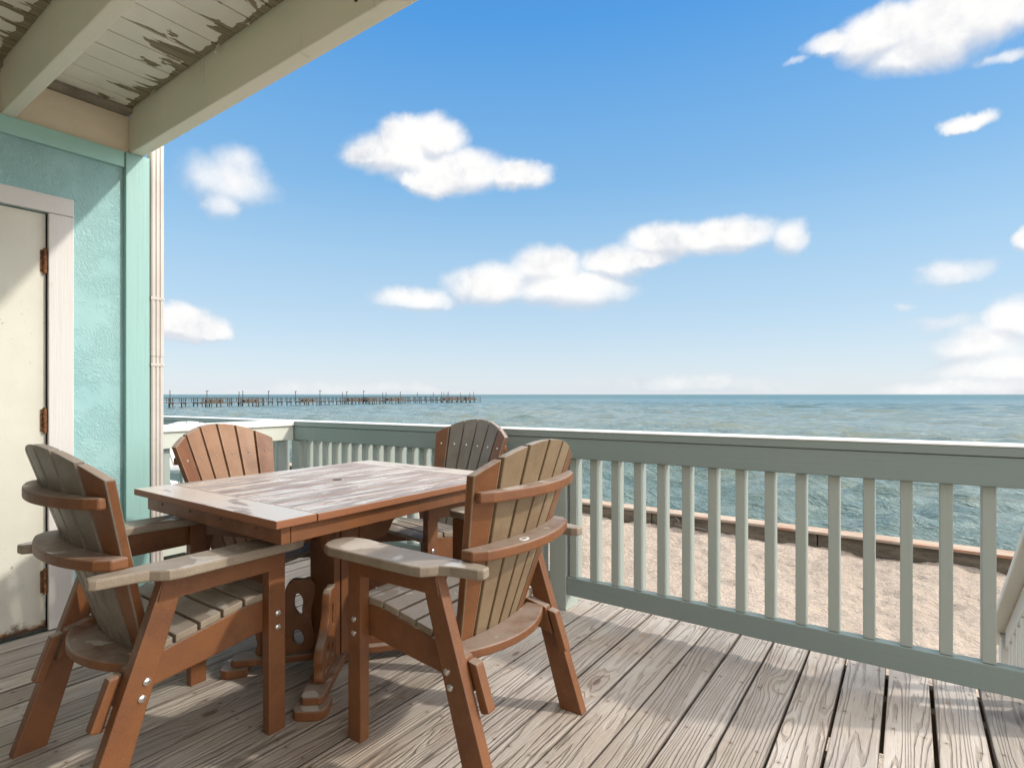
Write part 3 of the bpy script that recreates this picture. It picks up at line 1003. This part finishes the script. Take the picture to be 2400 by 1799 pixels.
# ------------------------------------------------------------------ chair
def back_s(w, z):
    return .395+.315*(z-.36)-.58*w*w
def half(z):
    return .239+.215*(z-.635)
ARM = [(.02, .374), (-.012, .362), (-.034, .335), (-.042, .302), (-.036, .268), (-.012, .246), (.05, .238), (.12, .246), (.20, .252),
       (.42, .252), (.525, .254), (.546, .262), (.55, .292), (.535, .302), (.455, .318), (.425, .330), (.408, .352), (.392, .368), (.36, .374)]
def arc(w0, w1, n=13):
    return [w0+(w1-w0)*i/(n-1) for i in range(n)]
def make_chair(name, label, group, frame, slat, arm):
    """local frame: x = across the seat, y = facing, z up; front legs' front face at y = 0"""
    t = thing(name, label, 'chair', group=group)
    for sg in (-1, 1):
        f = lambda u0, u1: (min(sg*u0, sg*u1), max(sg*u0, sg*u1))
        a0, a1 = f(.243, .280)
        b = MB(); b.box(a0, a1, -.058, 0, 0, .606); b.build('leg', frame, t, bevel=.004)
        b = MB(); b.prism([(-.573, 0), (-.487, 0), (-.325, .54), (-.318, .606), (-.369, .606), (-.375, .58)], 0, a0, a1); b.build('leg', frame, t, bevel=.004)
        p0, p1 = f(.266, .2835)
        b = MB(); b.prism([(-.0035, .53), (-.0035, .606), (-.366, .606), (-.385, .53)], 0, p0, p1); b.build('arm_panel', frame, t, bevel=.003)
        r0, r1 = f(.208, .2425)
        b = MB(); b.prism([(-.012, .330), (-.012, .424), (-.08, .430), (-.14, .424), (-.22, .406), (-.32, .386), (-.448, .357), (-.475, .268), (-.40, .287), (-.30, .298), (-.2, .310), (-.08, .328)], 0, r0, r1)
        b.build('seat_rail', frame, t, bevel=.004)
        b = MB(); b.prism([(-.455, .352), (-.486, .346), (-.530, .222), (-.501, .214)], 0, r0, r1); b.build('cleat', frame, t, bevel=.006)
        q0, q1 = f(.214, .2425)
        b = MB(); b.prism([(-.375, .606), (-.345, .606), (-.318, .535), (-.333, .528), (-.352, .545)], 0, q0, q1); b.build('arm_bracket', frame, t, bevel=.003)
        b = MB(); b.prism([(sg*u, -s_) for s_, u in ARM], 2, .607, .636); b.build('arm', arm, t, bevel=.007, seg=3)
        for (s_, z) in ((.028, .388), (.028, .343), (.412, .325), (.424, .284)):
            b = MB()
            b.cyl((sg*.280, -s_, z), (sg*.284, -s_, z), .0105, .0095, n=16)
            b.cyl((sg*.284, -s_, z), (sg*.2865, -s_, z), .0085, .004, n=16)
            b.build('bolt', M['steel'], t, smooth=True)
    # seat: six slats over the dished rails
    b = MB()
    zt = lambda s_: np.interp(s_, [0, .08, .14, .22, .32, .40, .47], [.424, .431, .425, .407, .387, .370, .353])
    for k in range(6):
        s0 = -.012+.0685*k
        s1 = s0+.0600
        if k == 5:
            s1 = s0+.045
        za, zb_ = zt(s0)+.001, zt(s1)+.001
        b.prism([(-s0, za), (-s1, zb_), (-s1, zb_+.022), (-s0, za+.022 - (.006 if k == 0 else 0))], 0, -.2435, .2435)
    b.build('seat', arm, t, bevel=.004)
    # fan back: six slats on a shallow curve, the outer two in the frame colour
    b = MB()
    for k in range(-3, 3):
        mi = 1 if k in (-3, 2) else 0
        rows = []
        nz_ = 9
        for j in range(nz_+1):
            ring_f, ring_b = [], []
            for q in (0, .5, 1):
                fr = (k+q)/3
                z = .345
                for _ in range(6):
                    w = half(z)*fr + (0.0056 if q == 0 else (-.0056 if q == 1 else 0))
                    ztop = .963-1.02*w*w
                    z = .345+(ztop-.345)*j/nz_
                s_ = back_s(w, z)
                ring_f.append((w, -s_+.026, z))
                ring_b.append((w, -s_, z))
            rows.append(ring_f+ring_b[::-1])
        b.grid(rows, mi)
    bk = b.build('backrest', [slat, frame], t, bevel=.0035)
    b = MB()
    b.cyl((0, 0, 0), (0, .0022, 0), .0055, .0045, n=12)
    sm = b.build('screw', M['steel'])
    for k in range(-3, 3):
        for z in (.625, .818):
            w = half(z)*(k+.5)/3
            o = sm.copy()
            col.objects.link(o)
            o.parent = bk
            o.location = (w, -back_s(w, z)+.0256, z)
    bpy.data.objects.remove(sm)
    # three curved braces behind the slats
    for (z0, z1, wmax, d0, d1, over) in ((.334, .362, .240, .060, .105, 0), (.6375, .668, .266, .060, .080, 0), (.802, .834, .268, .030, .052, 0)):
        zz = (z0+z1)/2
        fr_ = [(w, -back_s(w, zz)-.0015) for w in arc(-wmax, wmax)]
        if z0 < .4:
            fr_ = [(w, -back_s(w, zz)-.0015) for w in arc(-wmax, wmax)]
        re_ = []
        for w in arc(wmax, -wmax, 17):
            k_ = 1-(w/wmax)**2
            e_ = 1 if abs(w) < wmax*.93 else .72
            re_.append((w, -back_s(wmax, zz)-(.58*(wmax**2)*k_)-(d0+(d1-d0)*k_)*e_))
        b = MB(); b.prism(fr_+re_, 2, z0, z1)
        br = b.build('back_brace', frame, t, bevel=.007, seg=3)
    return t
GRP = 'adirondack dining chairs round the table'
ch_near = make_chair('dining_chair', 'brown chair with grey taupe back slats nearest the cream door', GRP, M['terracotta'], M['tan'], M['armtop'])
def put(o, x, y, rz):
    o.location = (x, y, 0)
    o.rotation_euler = (0, 0, R(rz))
put(ch_near, -1.960, 1.070, 0)
ch_right = copy_tree(ch_near)
put(ch_right, -1.476, 1.434, 92)
ch_right['label'] = 'brown chair closest to the camera with tan slatted back toward the sea railing'
ch_far = copy_tree(ch_near)
put(ch_far, -2.050, 1.880, -189.0)
ch_far['label'] = 'brown chair pressed against the long railing beyond the table'
ch_left = copy_tree(ch_near)
put(ch_left, -2.112, 1.506, -71.6)
ch_left['label'] = 'reddish brown chair beside the downspout with the sunlit front of its back showing'
def recolour_back(chair, m):
    for c_ in chair.children:
        if c_.name.startswith('backrest'):
            c_.data = c_.data.copy()
            c_.data.materials[0] = m
recolour_back(ch_left, mat_plastic('sunlit_tan_lumber', (.19, .095, .047), (.245, .13, .067), wet=.2))  # tan slats again, warmer, with sunlight put into the colour
recolour_back(ch_near, mat_plastic('taupe_lumber', (.135, .11, .085), (.175, .145, .112), wet=.2))
ch_far_m = bpy.data.materials['taupe_lumber']
recolour_back(ch_far, ch_far_m)
# oval badge on the middle brace of the nearest chair
b = MB()
b.cyl((0, 0, 0), (0, 0, .0016), .020, n=26)
bd = b.build('badge', mat_simple('badge_white', (.78, .78, .76), (.82, .82, .8), 8, .3))
bd.scale = (1.0, .62, 1)
bd.location = (-.07, -.535, .6682)
bd.parent = ch_right
b = MB()
b.cyl((0, 0, .0017), (0, 0, .0021), .011, n=22)
bi_ = b.build('badge_centre', M['terracotta'])
bi_.parent = bd

# ------------------------------------------------------------------ table
TX0, TX1, TY0, TY1, TZ = -2.405, -1.450, .898, 2.035, .742
tcx, tcy = (TX0+TX1)/2, (TY0+TY1)/2
tb = thing('patio_table', 'rectangular brown patio table with rain wet top and scrolled pedestal', 'table', (tcx, tcy, 0))
hx, hy = (TX1-TX0)/2, (TY1-TY0)/2
b = MB()
BW = .135
b.box(-hx, hx-.004, -hy, -hy+BW-.0015, TZ-.024, TZ)
b.box(-hx, hx-.004, hy-BW+.0015, hy, TZ-.024, TZ)
nb_ = 8
iw = (2*hx)/nb_
for k in range(nb_):
    b.box(-hx+iw*k+.0012, -hx+iw*(k+1)-.0012, -hy+BW, hy-BW, TZ-.024, TZ-.0005)
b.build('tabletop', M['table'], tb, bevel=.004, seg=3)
b = MB(); b.cyl((-.03, .02, TZ-.001), (-.03, .02, TZ+.0012), .019, n=28)
b.build('umbrella_hole_shade', M['gap'], tb)  # dark disc on the top, shade of the hole as colour
ai = .034
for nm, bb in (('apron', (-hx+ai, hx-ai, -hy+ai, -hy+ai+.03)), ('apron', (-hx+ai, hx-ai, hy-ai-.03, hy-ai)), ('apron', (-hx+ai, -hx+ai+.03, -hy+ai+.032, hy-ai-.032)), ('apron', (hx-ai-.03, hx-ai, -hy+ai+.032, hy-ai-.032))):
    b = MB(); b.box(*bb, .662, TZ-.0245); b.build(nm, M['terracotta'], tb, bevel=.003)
b = MB()
for k in range(4):
    x = -hx+.16+.21*k
    b.cyl((x, -hy+ai-.0015, .695), (x, -hy+ai+.002, .695), .005, n=10)
b.build('screw_hole_shade', M['gap'], tb)  # dark discs for the shade inside the holes
# pedestal: four planks round a hollow core
b = MB()
cw = .078
b.box(-cw, cw, -cw, -cw+.03, .062, .66)
b.box(-cw, cw, cw-.03, cw, .062, .66)
b.box(-cw-.002, -cw+.028, -cw+.034, cw-.034, .062, .66)
b.box(cw-.028, cw+.002, -cw+.034, cw-.034, .062, .66)
b.build('pedestal', M['terracotta'], tb, bevel=.004)
def scroll(points, holes, thick):
    cu = bpy.data.curves.new('scroll', 'CURVE')
    cu.dimensions = '2D'
    cu.fill_mode = 'BOTH'
    cu.extrude = thick/2
    cu.bevel_depth = .003
    cu.bevel_resolution = 1
    for pts, smooth in [(points, True)]+[(h, True) for h in holes]:
        sp = cu.splines.new('BEZIER')
        sp.bezier_points.add(len(pts)-1)
        for q, (x, y) in zip(sp.bezier_points, pts):
            q.co = (x, y, 0)
            q.handle_left_type = q.handle_right_type = 'AUTO'
        sp.use_cyclic_u = True
        sp.resolution_u = 6
    o = bpy.data.objects.new('scroll', cu)
    col.objects.link(o)
    dg = bpy.context.evaluated_depsgraph_get()
    me = bpy.data.meshes.new_from_object(o.evaluated_get(dg))
    bpy.data.objects.remove(o)
    bpy.data.curves.remove(cu)
    return me
low = scroll([(.0, .0), (.195, .0), (.205, .012), (.198, .045), (.205, .085), (.185, .118), (.15, .14), (.118, .175), (.098, .215), (.09, .262), (.066, .285), (.03, .283), (.0, .285), (0, .14)],
             [[(.03, .215), (.05, .235), (.066, .20), (.052, .15), (.036, .14), (.030, .17)], [(.095, .085), (.118, .11), (.142, .095), (.150, .06), (.118, .055), (.095, .07)], [(.03, .07), (.055, .09), (.07, .06), (.06, .03), (.03, .03)], [(.10, .018), (.14, .032), (.165, .018), (.13, .012)]], .026)
upp = scroll([(0, 0), (.24, 0), (.245, -.02), (.21, -.045), (.16, -.06), (.12, -.085), (.10, -.125), (.075, -.155), (.04, -.16), (0, -.15), (0, -.07)],
             [[(.03, -.04), (.07, -.035), (.085, -.06), (.055, -.10), (.03, -.09)], [(.12, -.025), (.16, -.02), (.15, -.04), (.115, -.045)]], .026)
for me_ in (low, upp):
    me_.materials.clear()
    me_.materials.append(M['terracotta'])
for a_ in (-50, -130, 50, 130):
    dx, dy = math.cos(R(a_)), math.sin(R(a_))
    rotm = Matrix.Rotation(R(a_), 3, 'Z')
    b = MB()
    vs = b.prism([(.06, -.05), (.33, -.043), (.385, -.040), (.40, -.028), (.40, .028), (.385, .040), (.33, .043), (.06, .05)], 2, .034, .061)
    vs += b.prism([(.335, -.058), (.41, -.058), (.432, -.045), (.436, -.02), (.436, .02), (.432, .045), (.41, .058), (.335, .058)], 2, 0, .0335)
    bmesh.ops.rotate(b.bm, verts=b.bm.verts[:], cent=(0, 0, 0), matrix=rotm)
    b.build('foot', M['armtop'] if False else M['terracotta'], tb, bevel=.005)
    for me_, z0 in ((low, .0625), (upp, .660)):
        o = bpy.data.objects.new('scroll_bracket', me_)
        col.objects.link(o)
        o.parent = tb
        r0 = .082/max(abs(dx), abs(dy))*.98
        o.location = (dx*r0, dy*r0, z0)
        o.rotation_euler = (R(90), 0, R(a_))

# ------------------------------------------------------------------ neighbour's white chair
wc = make_chair('lounge_chair', 'white slatted chair showing its top over the divider railing', None, M['white_plastic'], M['white_plastic'], M['white_plastic'])
wc['category'] = 'chair'
wc.location = (-4.10, 2.12, 0)
wc.rotation_euler = (0, 0, R(-88))
wc.scale = (.98, .98, .922)

# ------------------------------------------------------------------ fishing pier
PX, DECKZ = -138.0, -.72
pier = thing('fishing_pier', 'long timber fishing pier on pilings far out in the sea', 'pier', (PX, 110, SEA_Z))
def pr_(mb, name, mat):
    o = mb.build(name, mat)
    o.parent = pier
    o.matrix_parent_inverse = Matrix.Translation((-PX, -110, -SEA_Z))
    return o
Y0, Y1, PW = 50.0, 166.0, 2.1
b = MB(); b.box(PX, PX+PW, Y0, Y1, DECKZ-.17, DECKZ); b.box(PX-3.4, PX+PW+1.6, Y1-14, Y1, DECKZ-.16, DECKZ-.002)
pr_(b, 'walkway', M['pier_brown'])
for X in (PX+.02, PX+PW-.12):
    b = MB()
    b.box(X, X+.1, Y0, Y1, DECKZ+.93, DECKZ+1.09)
    b.box(X+.02, X+.08, Y0, Y1, DECKZ+.48, DECKZ+.56)
    y = Y0
    while y <= Y1:
        b.box(X+.01, X+.09, y, y+.1, DECKZ, DECKZ+.96)
        y += 2.7
    pr_(b, 'handrail', M['pile'])
y = Y0+.5
pm = None
cnt = 0
while y < Y1:
    for X in (PX+.1, PX+PW-.1):
        if pm is None:
            b = MB(); b.cyl((0, 0, -3), (0, 0, 2.2), .14, .12, n=8)
            me0 = b.build('piling', M['pile']); pm = me0.data
            bpy.data.objects.remove(me0)
        o = bpy.data.objects.new('piling', pm)
        col.objects.link(o); o.parent = pier
        o.location = (X-PX, y-110, 0)
        cnt += 1
    b = MB(); b.box(PX-.2, PX+PW+.2, y-.12, y+.12, DECKZ-.36, DECKZ-.165)
    pr_(b, 'pile_cap', M['pile'])
    y += 2.7
# lamp and mooring poles, read off their bearings
def bear_y(px):
    u = (px-1200)/1309
    fx, fy, rx, ry = -math.sin(YAW), math.cos(YAW), math.cos(YAW), math.sin(YAW)
    return PX*(fy+ry*u)/(fx+rx*u)
poles = [55, 300, 513, 538, 708, 888, 1050, 1200, 1228, 1340, 1468, 1490, 1585, 1698, 1805, 1860, 1875, 1897, 1907, 1985, 2048, 2082]
for i, c_ in enumerate(poles):
    y = min(bear_y(370+c_/2.836), Y1)
    top = 2.55 if i % 3 else 2.8
    b = MB(); b.cyl((PX+PW-.2, y, SEA_Z-1), (PX+PW-.2, y, DECKZ+top), .10, .085, n=8)
    if c_ in (300, 708, 888, 1050, 1340, 1228):
        b.box(PX+PW-.35, PX+PW+.25, y-.14, y+.14, DECKZ+top, DECKZ+top+.16)
    pr_(b, 'pole', M['pile'])
for c_, L in ((340, 6.5), (580, 6), (960, 6), (1270, 8), (1370, 7), (1530, 9), (1920, 14), (2040, 10)):
    y = bear_y(370+c_/2.836)
    b = MB()
    for k in range(4):
        yy = y-L/2+L*k/3
        b.box(PX+PW+1.3, PX+PW+1.5, yy-.1, yy+.1, SEA_Z-1, DECKZ+.9)
    b.box(PX+PW, PX+PW+1.6, y-L/2, y+L/2, DECKZ-.35, DECKZ-.17)
    b.box(PX+PW+1.35, PX+PW+1.45, y-L/2, y+L/2, DECKZ+.75, DECKZ+.9)
    b.box(PX+PW+.2, PX+PW+1.2, y-L*.32, y+L*.28, DECKZ-.1, DECKZ+.5)
    pr_(b, 'side_platform', M['pier_brown'])
